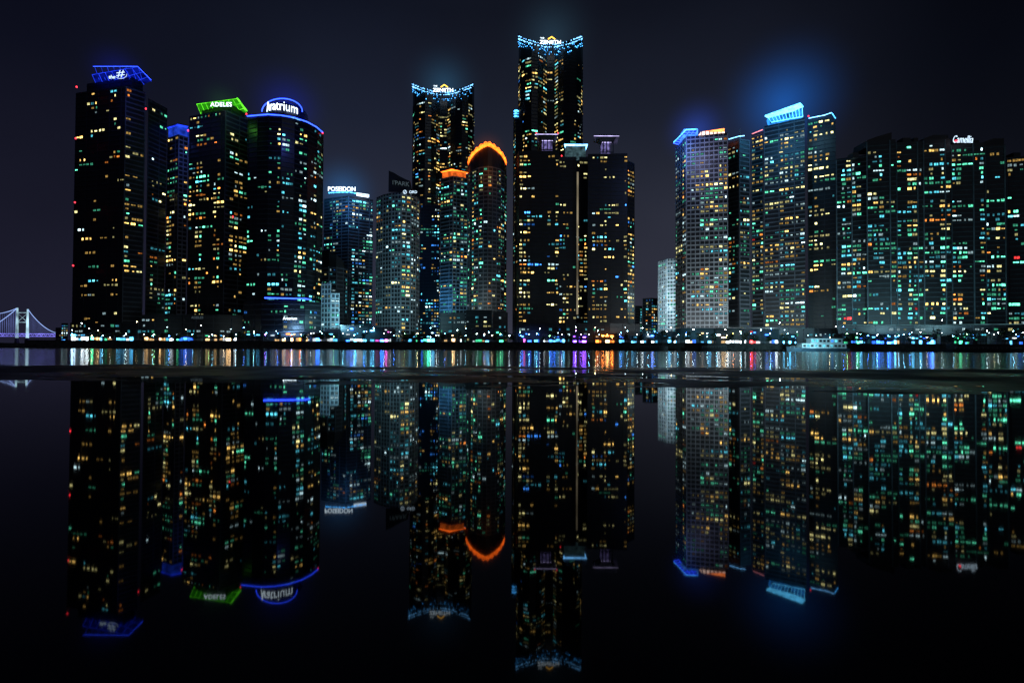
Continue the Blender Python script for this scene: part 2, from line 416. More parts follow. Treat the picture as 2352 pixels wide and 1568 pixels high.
# I
Ib=building(1119,400,'rounded residential tower with glowing orange arched crown')
xs=[1075,1080,1089,1099,1110,1120,1130,1140,1150,1158,1163]
Ys=[414,406,400,396,394,393,394,396,400,406,414]
yt=[372,360,348,339,332,328,332,339,348,360,373]
vol(Ib,list(zip(xs,Ys)),380,5,tops=yt,wtop=P(1120,380,393).z,dens=.3,pal=(1.5,.4,2,4,1.5,1.5,0,0),sty='mid',pitch=3,segd=[.5,.5,.5,.5,.15,.15,.5,.5,.6,.6])
mb=MB()
for i in range(10):
    a,b_=P(xs[i],yt[i]+1,Ys[i]-1),P(xs[i+1],yt[i+1]+1,Ys[i+1]-1)
    mb.face([a-Vector((0,0,2.2)),b_-Vector((0,0,2.2)),b_,a])
    mb.tube([a,b_],.45)
    m_=(a+b_)/2; mb.tube([a+Vector((0,0,.2)),m_+Vector((0,0,1.7)),b_+Vector((0,0,.2))],.3)
mb.obj('neon_arch',E_orange,Ib)
vol(Ib,[(1010,372),(1068,368)],718,1,yr=740,dens=.2,pal=COOL,sty='dark',depth=10,name='podium',bright=(8,1,0))
vol(Ib,[(1070,362),(1130,360)],712,1,yr=740,dens=1.3,pal=(1,0,5,1,1,5,0,0),sty='dark',depth=10,name='podium',pitch=3,bright=(6,2,0))
vol(Ib,[(1132,366),(1166,370)],716,0,yr=740,dens=.3,pal=COOL,sty='dark',depth=10,name='podium',bright=(8,1,0))
# K black pair
K=building(1320,405,'pair of black residential towers with canopied roof lanterns')
vf_k=lambda t:1.3-.7*t
vol(K,[(1186,410),(1192,401),(1284,400)],346,2,pal=YEL,sty='brown',pitch=3.1,bright=(5,4,2),segd=[.6,.30],vf=vf_k)
vol(K,[(1284,413),(1324,413)],360,0,dens=.38,pal=YEL,sty='brown',pitch=3.1,bright=(5,4,2),depth=14,vf=vf_k)
vol(K,[(1330,413),(1350,413)],360,0,dens=.33,pal=YEL,sty='brown',pitch=3.1,bright=(5,4,2),depth=14,vf=vf_k)
vol(K,[(1350,403),(1441,401)],352,1,dens=.28,pal=YEL,sty='brown',pitch=3.1,bright=(5,4,2),vf=vf_k)
vol(K,[(1441,404),(1457,411)],368,0,dens=.9,pal=YEL,sty='brown',pitch=3.1,bright=(5,4,2),depth=14,vf=vf_k)
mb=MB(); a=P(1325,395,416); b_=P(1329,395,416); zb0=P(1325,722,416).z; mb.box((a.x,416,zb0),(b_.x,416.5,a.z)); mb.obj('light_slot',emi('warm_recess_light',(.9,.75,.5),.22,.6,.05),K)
E_lant=emi('violet_glow_wall',(.33,.28,.75),.4,.9,.5)  # violet light on the lantern walls put into emission
E_soff=emi('violet_glow_soffit',(.3,.28,.6),.08,.9,.3)  # faint light under the canopy put into emission
def lantern(b,x0,x1,n0,n1,yt,yb,Y,edge=E_purple):
    plate(b,[(x0,Y),(x1,Y),(x1-5,Y+16),(x0+5,Y+16)],yt,0,.35,M_dark,E_soff,rim=edge)
    m2=MB(); a=P(n0,yb,Y+3); c2=P(n1,yb,Y+3); zt=P(n0,yt+14,Y+3).z; zt2=P(n0,yt+2,Y+3).z
    m2.box((a.x+2,Y+3,a.z),(c2.x-2,Y+11,zt)); m2.obj('roof_lantern',E_lant,b)
    m2=MB(); l=P(x0+2,yt+2,Y+1); r_=P(x1-2,yt+2,Y+1); l.z=r_.z=zt2
    m2.hexa([(a.x+2.2,Y+3.2,zt),(c2.x-2.2,Y+3.2,zt),(c2.x-2.2,Y+10,zt),(a.x+2.2,Y+10,zt)],[(l.x,Y+.5,zt2),(r_.x,Y+.5,zt2),(r_.x-1,Y+14,zt2),(l.x+1,Y+14,zt2)]); m2.obj('canopy_soffit',M_dark,b)
    m2=MB()
    for k in range(5):
        q=a.lerp(c2,k/4); m2.box((q.x-.35,Y+2.2,a.z),(q.x+.35,Y+2.8,zt))
    m2.box((a.x-.4,Y+2.0,a.z),(c2.x+.4,Y+2.15,a.z+.8)); m2.obj('lantern_frame',M_slabdark,b)
    m2=MB(); m2.tube([Vector((a.x+1.6,Y+2.6,zt-.6)),Vector((c2.x-1.6,Y+2.6,zt-.6))],.15); m2.obj('led_strip',edge,b)
lantern(K,1231,1282,1240,1274,308,346,401)
lantern(K,1364,1422,1378,1408,312,352,402)
plate(K,[(1296,411),(1350,411),(1345,424),(1300,424)],331,0,.6,M_dark,E_bluew,rim=E_bluew)
mb=MB(); a=P(1300,360,412); c2=P(1346,333,412); mb.box((a.x,413.5,a.z),(c2.x,420,c2.z)); mb.obj('roof_lantern',emi('pale_glow_wall',(.3,.6,.7),.12,.8,.3),K)  # pale light on this wall put into its emission
vol(K,[(1188,388),(1300,384),(1400,384),(1470,390)],742,1,yr=750,dens=.3,pal=(1,.5,2,1,3,3,0,1),sty='dark',depth=8,name='podium',fh=4,pitch=3.4,bright=(8,2,0))
warn(K,[(1232,306),(1282,306),(1290,358)],400)
# gap
L1=building(1466,600,'distant low apartment block with bright windows','apartment block','apartment_block')
vol(L1,[(1458,600),(1475,602)],702,0,yr=720,dens=1.4,pal=COOL,sty='mid',depth=15)
L2=building(1492,560,'distant narrow apartment block with colourful windows','apartment block','apartment_block')
vol(L2,[(1476,562),(1496,556),(1510,560)],684,1,yr=720,dens=1.4,pal=(2,.5,2,1,4,2,0,2),sty='mid',depth=15)
L0=building(1532,435,'mid height white apartment block with teal windows','apartment block','apartment_block')
vol(L0,[(1512,445),(1532,432),(1553,428)],592,2,yr=670,dens=.5,pal=(.6,0,1,2,4,4,0,0),sty='white',pitch=2.8,segd=[1.0,.8],bright=(6,3,0),depth=20)
# M
Mb=building(1620,362,'pale gridded residential tower with blue and orange roof lights')
vol(Mb,[(1552,384),(1576,364),(1672,357)],314,1,segd=[.45,.42],pal=(3,.4,3,3,2,3,0,0),sty=['light','light'],pitch=3.2)
vol(Mb,[(1672,378),(1698,370),(1722,373)],318,1,dens=.55,pal=(2,.4,2,4,2,2,0,0),sty=['dark','mid'],pitch=3.2)
plate(Mb,[(1547,378),(1576,356),(1602,355),(1580,385)],297,1,.6,M_dark,E_bluerib,rim=E_cyan,ribs=6,rm=E_blue,rr=.3)
mb=MB(); a=P(1570,314,364); c2=P(1602,298,364); mb.box((a.x,363,a.z),(c2.x,372,c2.z)); mb.obj('roof_crown',emi('blue_glow_wall',(.06,.24,1),1.6,.8,.3),Mb)  # blue light on the crown wall put into its emission
E_yo=emi('amber_floodlight',(1,.22,.05),4,.5,.3)
plate(Mb,[(1618,362),(1664,357),(1660,375),(1624,378)],295,1,.9,M_dark,E_yo,rim=E_yo)
mb=MB(); a=P(1610,314,362); c2=P(1666,301,360); mb.box((a.x,361,a.z),(c2.x,372,c2.z)); mb.obj('roof_crown',emi('peach_glow_wall',(1,.66,.55),2.2,.7,.35),Mb)  # peach light on the crown wall put into its emission
mb=MB()
for i in range(7):
    q=a.lerp(Vector((c2.x,a.y,a.z)),i/6); mb.box((q.x-.22,360.2,a.z+.3),(q.x+.22,360.9,c2.z-.2))
mb.box((a.x-.3,360.1,a.z),(c2.x+.3,360.95,a.z+.35)); o=mb.obj('crown_column',M_mid,Mb); o['kind']='stuff'
strip(Mb,[(1674,376),(1698,369),(1710,370)],[320,313,312],E_bluew,r=.25)
mb=MB(); a=P(1700,318,370); mb.cyl((a.x,a.y),.25,a.z,a.z+7,0,6); mb.obj('antenna',M_metal,Mb)
# N
Nb=building(1810,378,'tall residential tower under bright slanting cyan roof canopy')
vol(Nb,[(1726,396),(1754,390)],302,1,dens=.5,pal=MIX,sty='mid')
vol(Nb,[(1755,388),(1849,373)],270,1,dens=.38,pal=(3,.4,4,2,2.5,3,0,0),sty='mid',pitch=3.2,run=.55)
vol(Nb,[(1855,384),(1920,374)],262,1,dens=.42,pal=(3.2,.4,5,2.5,1,1,0,0),sty='dark',run=.6)
plate(Nb,[(1757,387),(1838,367),(1845,372),(1775,395)],236,1,.6,M_dark,E_cyanb,rim=E_cyanb,ribs=14,rm=E_cyanb,rr=.2)
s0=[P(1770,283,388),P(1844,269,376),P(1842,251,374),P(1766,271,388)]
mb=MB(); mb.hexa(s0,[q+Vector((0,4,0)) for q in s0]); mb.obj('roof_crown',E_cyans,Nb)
mb=MB()
for k in range(11):
    t=k/10; lo=P(1772+t*72,281-13*t,386.5-13*t); hi=P(1762+t*80,266-26*t,386-17*t); mb.tube([lo,hi],.14)
mb.tube([P(1772,281,386),P(1844,268,373)],.25)
mb.obj('canopy_strut',E_cyanb,Nb)
strip(Nb,[(1727,394),(1752,389)],[308,298],emi('rose_led',(1,.3,.35),1.8),r=.28)
strip(Nb,[(1857,382),(1893,378),(1910,373)],[272,265,259],E_bluew,r=.25)
strip(Nb,[(1911,372),(1919,374)],[260,272],E_cyan,r=.3)
warn(Nb,[(1857,267)],376)
# O
Ob=building(2120,348,'wide dark apartment complex with teal windows and rooftop lettering','apartment complex','apartment_complex')
opal=(1.8,.6,1.8,4.4,3.2,2.2,.1,0); vfo=lambda t:1.8-1.1*t
for pts,yt,k,d in (([(1920,360),(1955,356),(1990,352)],356,2,.42),([(1990,350),(2058,346)],320,1,.55),
                 ([(2058,349),(2120,346)],324,1,.62),([(2120,346),(2184,343)],318,1,.65),
                 ([(2184,346),(2262,342)],327,1,.6),([(2262,344),(2310,341)],332,1,.55),([(2311,347),(2385,342)],356,1,.55)):
    vol(Ob,pts,yt,k,dens=d,pal=opal,sty='ribbed',vf=vfo,pitch=3.3,bright=(4,4,2.4),slab=.5,depth=20,ww=.72,wh=.52)
for x0,x1,y0,y1,Y in ((1990,2048,322,304,352),(2120,2178,318,310,346),(2258,2306,326,318,344)):
    mb=MB(); a=P(x0,y0+16,Y); b_=P(x1,y0+16,Y); c2=P(x1,y1,Y); d2=P(x0+24,y0-8,Y); e2=P(x0+2,y0,Y)
    s0=[a,b_,c2,d2,e2]; mb.hexa(s0,[q+Vector((0,14,0)) for q in s0]); mb.obj('roof_house',M_dark,Ob)
for i,(x,y,w_) in enumerate(((1960,350,14),(2075,316,18),(2100,316,10),(2200,321,12),(2240,321,10),(2330,350,16))):
    mb=MB(); a=P(x,y+12,350); b_=P(x+w_,y,350); mb.box((a.x,350.5,a.z),(b_.x,356,b_.z)); mb.obj('roof_housing',M_dark,Ob)
text('roof_sign','Camellia',P(2212,320,338),13.2,E_whites,Ob,shear=.35,height=4.8,fat=-.006)
mb=MB(); q=P(2196,324,337); mb.cyl((q.x,q.y),.6,q.z-.5,q.z+.5,0,10); mb.obj('sign_emblem',E_red,Ob)
vol(Ob,[(1925,332),(2100,322),(2390,312)],746,1,yr=760,dens=.5,pal=(0,0,.6,2,4,3,0,0),sty='dark',depth=8,name='podium',fh=3.4,bright=(8,2,0),pitch=3.6)
strip(Ob,[(1930,331),(2100,321),(2385,311)],[747,746,744],emi('pale_teal_strip',(.25,.6,.7),.3,.8,.15),r=.14,off=.8)
# left podium for A/C
Lp=building(450,330,'long low dark podium building with columns','building','podium_building')
vol(Lp,[(325,330),(450,324),(558,326)],722,1,yr=740,dens=.4,pal=(1,0,2,2,2,3,0,0),sty='dark',depth=8,pitch=3.4,fh=3.6,bright=(9,1,0))
vol(Lp,[(162,338),(240,332),(326,332)],740,1,yr=750,dens=.25,pal=COOL,sty='dark',depth=8,pitch=3.4,fh=3.6,bright=(9,1,0))
text('wall_sign','ADELES',P(453,729,322),7.5,E_dimsign,Lp)
# right podium M/N
Rp=building(1740,345,'long dark podium with lit shopfronts below towers','building','podium_building')
vol(Rp,[(1552,352),(1650,340),(1780,338),(1922,345)],752,1,yr=760,dens=.6,pal=(1,.3,2,2,3,3,0,0),sty='dark',depth=6,pitch=3.4,fh=3.6,bright=(7,3,0))

# ------------------------------------------------------------------ shops on the waterfront street
SC={'w':((.8,.92,1),5.5),'c':((.10,.55,1),9),'b':((.03,.16,1),13),'o':((1,.22,.03),11),'y':((1,.6,.25),5.5),'g':((.08,1,.45),7),'p':((.9,.12,.7),6),'v':((.22,.06,1),13),'r':((1,.04,.04),7)}
S_={k:[emi('shop_light_%s%d'%(k,j),c,s*f,.6,.5,'AUTO') for j,f in enumerate((.2,.7,2.2))] for k,(c,s) in SC.items()}
def shop(x0,x1,ytop,Y,cols,label):
    a=P(x0,780,Y); b=P(x1,780,Y); zt=P(x0,ytop,Y).z
    e=thing('shop_building',((a.x+b.x)/2,Y+4,GZ),label,'shop')
    mb=MB(); mb.box((a.x,Y,GZ),(b.x,Y+9,zt)); mb.box((a.x-.2,Y-.8,zt-.25),(b.x+.2,Y+.5,zt+.3))
    mb.box((a.x+.1,Y-1.4,GZ+3.25),(b.x-.1,Y-.02,GZ+3.45)); mb.obj('wall',random.choice((M_mid,M_slabdark,M_mid)),e)
    x=a.x+.6
    while x<b.x-1.0:
        w=min(random.uniform(1.1,3.2),b.x-.4-x); lv=lambda:random.choices((0,1,2),(4,3,1.6))[0]
        if R()<.75:
            mb=MB(); mb.box((x,Y-.12,GZ+random.uniform(.5,1.2)),(x+w*.85,Y-.03,GZ+random.uniform(1.8,2.9))); mb.obj('shop_window',S_[random.choice(cols)][lv()],e)
        if R()<.6 and zt-GZ>4.6:
            h=GZ+3.6+R()*max(.1,zt-GZ-4.8); mb=MB(); mb.box((x+.1,Y-.5,h),(x+w*random.uniform(.5,.95),Y-.3,h+random.uniform(.3,.7))); mb.obj('signboard',S_[random.choice(cols)][lv()],e)
        x+=w
for s in ((162,205,766,312,'cwc'),(206,262,770,312,'cyg'),(266,326,772,312,'cwg'),(330,400,770,310,'cwy'),(404,466,770,310,'cbg'),(470,545,768,310,'cgwy'),(565,600,764,306,'cbb'),(604,712,762,303,'ywyoyw'),(716,742,760,306,'cbw'),(745,778,756,312,'ccbw'),(782,846,748,315,'wcwcbc'),
          (848,900,752,312,'cwwpb'),(925,960,768,312,'cg'),(964,1014,770,312,'cbg'),(1018,1062,766,312,'cyw'),(1084,1160,756,318,'wcgyr'),(1196,1240,760,312,'bpcbb'),(1246,1300,768,310,'cywb'),
          (1314,1350,768,310,'vbv'),(1366,1416,766,310,'oyoo'),(1420,1464,770,312,'cbc'),(1470,1512,766,316,'cbw'),(1520,1556,762,316,'cwc'),(1562,1640,754,312,'cwwycb'),(1644,1704,754,311,'wyoww'),(1708,1790,756,311,'cwrcb'),(1796,1830,768,311,'cc'),
          (1936,1990,766,304,'cgb'),(2000,2070,768,300,'bcyb'),(2080,2150,768,300,'cwcb'),(2190,2240,770,298,'cg'),(2300,2370,762,300,'cwcb')):
    shop(s[0],s[1],s[2],s[3],s[4],'low waterfront shop with glowing shopfront and signs')

# ------------------------------------------------------------------ ground, quay, road
def sheet(name,x0,x1,y0,y1,z,m,kind='structure'):
    me=bpy.data.meshes.new(name); me.from_pydata([(x0,y0,z),(x1,y0,z),(x1,y1,z),(x0,y1,z)],[],[(0,1,2,3)]); me.materials.append(m)
    o=add(name,me); o['kind']=kind; o['label']=name.replace('_',' ')+' surface'; return o
M_ground=mat('dark_ground',(.06,.06,.055),.9,0,.4,.05)
M_asph=mat('asphalt',(.05,.05,.052),.85,0,.3,1,.3)
M_pave=mat('paving',(.18,.18,.17),.8,0,.3,.8,.3)
M_stone=mat('quay_stone',(.05,.05,.048),.85,0,.5,.5,.5)
QY=286
sheet('ground',-6000,6000,-300,9000,-.6,M_ground)
sheet('land',-272,6000,QY+.5,9000,GZ-.02,M_ground)
sheet('road',-272,900,295.5,302,GZ-.012,M_asph)
mb=MB()
for k in range(150): mb.box((-270+k*7,298.6,GZ-.010),(-267+k*7,298.75,GZ-.004))
o=mb.obj('road_marking',mat('road_paint',(.7,.7,.68),.6)); o['kind']='structure'; o['label']='white dashed road markings'
mb=MB(); mb.box((-272,QY+.6,GZ-.1),(900,295.4,GZ+.12)); o=mb.obj('promenade_pavement',M_pave); o['kind']='structure'; o['label']='paved waterfront promenade'
mb=MB()
mb.box((-272,QY-.4,-.6),(900,QY+.6,GZ+.2)); mb.box((-272,QY-.8,GZ+.2),(900,QY+.7,GZ+.5))
o=mb.obj('quay_wall',M_stone); o['label']='dark stone quay wall above the water'; o['category']='quay wall'
mb=MB(); random.seed(5)
for k in range(900):
    x=random.uniform(-272,330); t=R(); y=QY-1-7*t; z=-.2+2.0*(1-t)*R(); s=random.uniform(.5,1.2)
    b=[(x+s*math.cos(a+R()*.5)*random.uniform(.6,1.1),y+s*math.sin(a+R()*.5)*.8,z-.5) for a in (0,1.3,2.6,3.9,5.2)]
    t_=[(x+(q[0]-x)*.6,y+(q[1]-y)*.6,z+s*.5*random.uniform(.5,1.2)) for q in b]
    mb.hexa(b,t_)
o=mb.obj('rubble',M_stone); o['kind']='stuff'; o['label']='dark boulders at the foot of the quay'; 
mb=MB()
for k in range(60):
    x=-430+k*2.9; h=2.4+.8*R(); mb.hexa([(x-2.4,300-4,-.5),(x+2.4,300-4,-.5),(x+2.4,312,-.5),(x-2.4,312,-.5)],[(x-1.6,303,h),(x+1.5,303,h),(x+1.5,309,h),(x-1.6,309,h)])
o=mb.obj('breakwater',M_stone); o['label']='low dark rock breakwater beside the river mouth'; o['category']='breakwater'
M_rail=mat('painted_rail',(.35,.35,.36),.5)
mb=MB()
for k in range(290): mb.box((-270+k*2.1,QY-.3,GZ+.5),(-269.93+k*2.1,QY-.22,GZ+1.5))
for z in (.9,1.2,1.5): mb.box((-272,QY-.29,GZ+z),(340,QY-.24,GZ+z+.06))
o=mb.obj('railing',M_rail); o['label']='thin metal railing along the quay'; o['category']='railing'

# ------------------------------------------------------------------ water
def water(name,rough,bs,scale,dist,strength,label,verts,detail=4,ior=1.33):
    m=bpy.data.materials.new(name); nt,N,L=nodes(m)
    o=N.new('ShaderNodeOutputMaterial'); b=N.new('ShaderNodeBsdfPrincipled')
    b.inputs['Base Color'].default_value=(.0005,.0008,.0015,1); b.inputs['Roughness'].default_value=rough; b.inputs['IOR'].default_value=ior
    g=N.new('ShaderNodeNewGeometry'); mp=N.new('ShaderNodeMapping'); mp.inputs['Scale'].default_value=scale
    n=N.new('ShaderNodeTexNoise'); n.inputs['Scale'].default_value=bs; n.inputs['Detail'].default_value=detail
    bm=N.new('ShaderNodeBump'); bm.inputs['Strength'].default_value=strength; bm.inputs['Distance'].default_value=dist
    L.new(g.outputs['Position'],mp.inputs['Vector']); L.new(mp.outputs[0],n.inputs['Vector']); L.new(n.outputs['Fac'],bm.inputs['Height'])
    L.new(bm.outputs['Normal'],b.inputs['Normal']); L.new(b.outputs[0],o.inputs[0])
    me=bpy.data.meshes.new(name); me.from_pydata(verts,[],[(0,1,2,3)]); me.materials.append(m)
    ob=add(name,me); ob['kind']='structure'; ob['label']=label
water('tide_pool_water',.025,1.2,(1,1,1),.0005,.15,'still shallow tide pool mirroring the lit towers',[(-60,-20,0),(60,-20,0),(60,11,0),(-60,11,0)],2,1.26)
water('river_water',.11,.6,(.35,1.3,1),.008,.5,'rippled dark river with streaked light reflections',[(-6000,11,0),(6000,11,0),(6000,9000,0),(-6000,9000,0)],4,1.36)
# sandbar
nx,ny=720,180
xsA=np.linspace(-46,46,nx); ysA=5.6+(17.5-5.6)*np.linspace(0,1,ny)**1.3
V=[];Fc=[]
for j,y in enumerate(ysA):
    for i,x in enumerate(xsA):
        near=7.75+.6*noise.noise(Vector((x*.25,3.1,0)))+.4*noise.noise(Vector((x*.9,7,0)))
        far=14.0+.8*noise.noise(Vector((x*.2,9.3,0)))+.5*noise.noise(Vector((x*.8,1,0)))
        if x<-3: near+=.7
        near-=.7*max(0,min(1,(x-2.5)/2))
        e=min((y-near)/1.6,(far-y)/1.8)
        e=max(-1,min(1,e))
        cen=math.exp(-((x-1.0)/6.5)**2)
        nz=noise.fractal(Vector((x*.5,y*1.1,2.2)),1.0,2.0,4)
        z=.022*e+.005+(.020+.014*cen)*nz-.025*cen*max(0,e)+.006*noise.noise(Vector((x*5,y*6,0)))+.004*noise.noise(Vector((x*14,y*15,5)))
        if e<=-.6: z-=.05*(-e-.6)*2.5
        V.append((x,y,z))
for j in range(ny-1):
    for i in range(nx-1):
        k=j*nx+i; Fc.append((k,k+1,k+nx+1,k+nx))
me=bpy.data.meshes.new('sandbar'); me.from_pydata(V,[],Fc); me.polygons.foreach_set('use_smooth',[True]*len(Fc))
M_sand=mat('wet_sand',(.014,.014,.014),.42,0,.5,.8,.6,spec=.45,rvar=.22)
me.materials.append(M_sand); o=add('sandbar',me); o['kind']='structure'; o['label']='low wet sandbar with shallow puddles'

# ------------------------------------------------------------------ bridge
br=thing('suspension_bridge',P(52,790,1450),'distant suspension bridge lit white and violet over the sea','bridge')
br.location.z=0
E_bw=emi('bridge_white_light',(.34,.50,1),1.1,.3,.01); E_bv=emi('bridge_violet_light',(.24,.22,1),1.5,.6,.03); E_bt=emi('bridge_tower_glow',(.45,.72,.85),.9,.7,.03)  # illumination of the bridge tower put into its surface emission
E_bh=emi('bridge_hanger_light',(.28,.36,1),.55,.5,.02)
Y=1450; k=Y/F
zd=P(50,766,Y).z
for x,yy in ((40,707),(64,710)):
    p=P(x,yy,Y); mb=MB(); zl=zd-12
    mb.hexa([(p.x-2.0,Y-3,zl),(p.x+2.0,Y-3,zl),(p.x+2.0,Y+3,zl),(p.x-2.0,Y+3,zl)],[(p.x-.9,Y-2,p.z),(p.x+.9,Y-2,p.z),(p.x+.9,Y+2,p.z),(p.x-.9,Y+2,p.z)]); mb.obj('tower',E_bt,br)
    mb=MB(); mb.hexa([(p.x-4,Y-5,-.5),(p.x+4,Y-5,-.5),(p.x+4,Y+5,-.5),(p.x-4,Y+5,-.5)],[(p.x-2.4,Y-3.4,zl-.02),(p.x+2.4,Y-3.4,zl-.02),(p.x+2.4,Y+3.4,zl-.02),(p.x-2.4,Y+3.4,zl-.02)]); mb.obj('pier',M_stone,br)
a=P(40,707,Y); b_=P(64,710,Y)
mb=MB()
for z in (P(50,718,Y).z,): mb.box((a.x,Y-1,z-.8),(b_.x,Y+1,z+.8))
mb.tube([(a.x,Y,P(50,740,Y).z),(b_.x,Y,P(50,740,Y).z)],.8)
mb.tube([(a.x,Y,P(50,740,Y).z),(b_.x,Y,P(50,719,Y).z)],.4); mb.tube([(b_.x,Y,P(50,740,Y).z),(a.x,Y,P(50,719,Y).z)],.4)
mb.obj('cross_beam',E_bt,br)
def cable(xa,ya,xb,yb,sag,n=24):
    return [P(xa+(xb-xa)*t,ya+(yb-ya)*t+sag*4*t*(1-t),Y) for t in [i/n for i in range(n+1)]]
mbc=MB(); mbh=MB()
for s in ((40,707,-75,707,14),(64,710,128,764,9),(40,707,-60,764,9)):
    pts=cable(*s); mbc.tube(pts,.7)
    for q in pts:
        if q.z>zd+2: mbh.tube([q,Vector((q.x,q.y,zd))],.22,n=4)
mbc.obj('main_cable',E_bw,br); o=mbh.obj('hanger_cable',E_bh,br); o['kind']='stuff'
mb=MB(); x0=P(-90,766,Y).x; x1=P(135,766,Y).x
mb.box((x0,Y-8,zd-.8),(x1,Y+8,zd)); mb.box((x0,Y-8,zd-8),(x1,Y+8,zd-7.3)); 
n=46
for i in range(n):
    xa=x0+(x1-x0)*i/n; xb=x0+(x1-x0)*(i+1)/n; mb.tube([(xa,Y-8,zd-7 if i%2 else zd),(xb,Y-8,zd if i%2 else zd-7)],.35,n=4)
mb.obj('deck_truss',E_bv,br)
db=building(146,700,'distant low harbour buildings with small lights','building','low_building')
vol(db,[(128,702),(140,700)],752,1,yr=760,dens=1,pal=(1,1,1,0,3,2,2,1),sty='dark',depth=10)
vol(db,[(141,690),(156,690)],742,1,yr=760,dens=1,pal=(1,1,1,0,3,3,.3,1),sty='dark',depth=10)

# ------------------------------------------------------------------ street lamps
EL={'w':emi('lamp_white',(.75,.95,1),75,.1,sample='AUTO'),'g':emi('lamp_green',(.35,1,.35),60,.1,sample='AUTO'),'y':emi('lamp_warm',(1,.72,.36),75,.1,sample='AUTO'),
    'o':emi('lamp_orange',(1,.3,.04),120,.1,sample='AUTO'),'c':emi('lamp_cyan',(.2,.65,1),120,.1,sample='AUTO'),'b':emi('lamp_blue',(.04,.18,1),180,.1,sample='AUTO'),'v':emi('lamp_violet',(.3,.1,1),140,.1,sample='AUTO'),
    'd':emi('lamp_dim',(.6,.85,1),18,.1,sample='AUTO')}
def mesh_of(mb,m):
    o=mb.obj('tmp',m); me=o.data; bpy.data.objects.remove(o); return me
def lampmeshes(h):
    a=MB(); a.cyl((0,0),.13,0,.7,0,8,.11); a.cyl((0,0),.08,.7,h,0,8,.05); a.tube([(0,0,h-.1),(0,-.5,h+.25),(0,-1.1,h+.3)],.05)
    b=MB(); b.box((-.28,-1.7,h+.22),(.28,-1.0,h+.36)); b.box((-.2,-1.6,h+.36),(.2,-1.05,h+.42))
    l=MB(); l.cyl((0,-1.35),.16,h-.04,h+.2,0,10,.13)
    return mesh_of(a,M_metal),mesh_of(b,M_metal),l
lm={}
def lamp(x,y,Y,c):
    p=P(x,y,Y); h=round(max(2.2,p.z-GZ),0)
    key=(h,c)
    if key not in lm:
        a,b,l=lampmeshes(h); lm[key]=(a,b,mesh_of(l,EL[c]))
    a,b,l=lm[key]
    e=thing('street_lamp',(p.x,Y,GZ+.12),'lit waterfront street lamp on thin pole','street lamp','street lamps along the waterfront')
    for nme,me in (('pole',a),('lamp_head',b),('lamp_lens',l)):
        o=bpy.data.objects.new(nme,me); col.objects.link(o); o.parent=e
    return p
lp=[(192,742,'w'),(215,770,'y'),(170,768,'b'),(240,772,'c'),(293,769,'w'),(318,742,'y'),(358,770,'g'),(392,772,'b'),(431,756,'y'),(465,748,'w'),(483,773,'g'),(517,773,'y'),(545,768,'c'),(563,752,'b'),(586,765,'c'),
 (612,770,'v'),(640,764,'b'),(672,768,'b'),(694,770,'c'),(716,764,'w'),(742,768,'c'),(768,772,'g'),(790,768,'c'),(815,770,'w'),(838,764,'b'),(860,756,'c'),(884,768,'w'),(906,770,'b'),(930,766,'g'),(960,768,'y'),(990,775,'w'),(1003,773,'w'),(1022,766,'b'),(1040,772,'y'),(1070,770,'c'),(1096,768,'w'),(1112,770,'b'),(1130,773,'y'),
 (1150,768,'g'),(1170,770,'w'),(1196,770,'b'),(1215,768,'c'),(1240,755,'w'),(1262,773,'g'),(1290,770,'w'),(1322,760,'v'),(1334,768,'v'),(1352,768,'c'),(1384,774,'o'),(1405,775,'o'),(1394,770,'o'),(1372,760,'w'),(1425,766,'b'),(1440,760,'c'),(1462,770,'w'),(1487,768,'c'),
 (1508,766,'b'),(1530,762,'w'),(1556,768,'c'),(1574,766,'b'),(1590,758,'w'),(1606,770,'y'),(1622,766,'w'),(1644,770,'c'),(1664,760,'w'),(1682,768,'o'),(1700,766,'c'),(1722,768,'b'),(1745,760,'w'),(1766,768,'c'),(1788,744,'w'),(1806,766,'c'),(1916,750,'w'),(1942,766,'g'),(1965,768,'w'),(1990,770,'b'),(2010,770,'c'),
 (2036,770,'b'),(2060,772,'c'),(2085,768,'b'),(2110,766,'w'),(2159,735,'w'),(2185,772,'c'),(2230,768,'b'),(2262,762,'w'),(2288,764,'w'),(2322,760,'c'),(2345,766,'w')]
for i,(x,y,c) in enumerate(lp):
    lamp(x,y,292+(i%3),c)
for i in range(70):
    x=168+i*31.2+random.uniform(-13,13); lamp(x,random.uniform(752,777),random.uniform(289,300),random.choice('cbdddddgwy'))

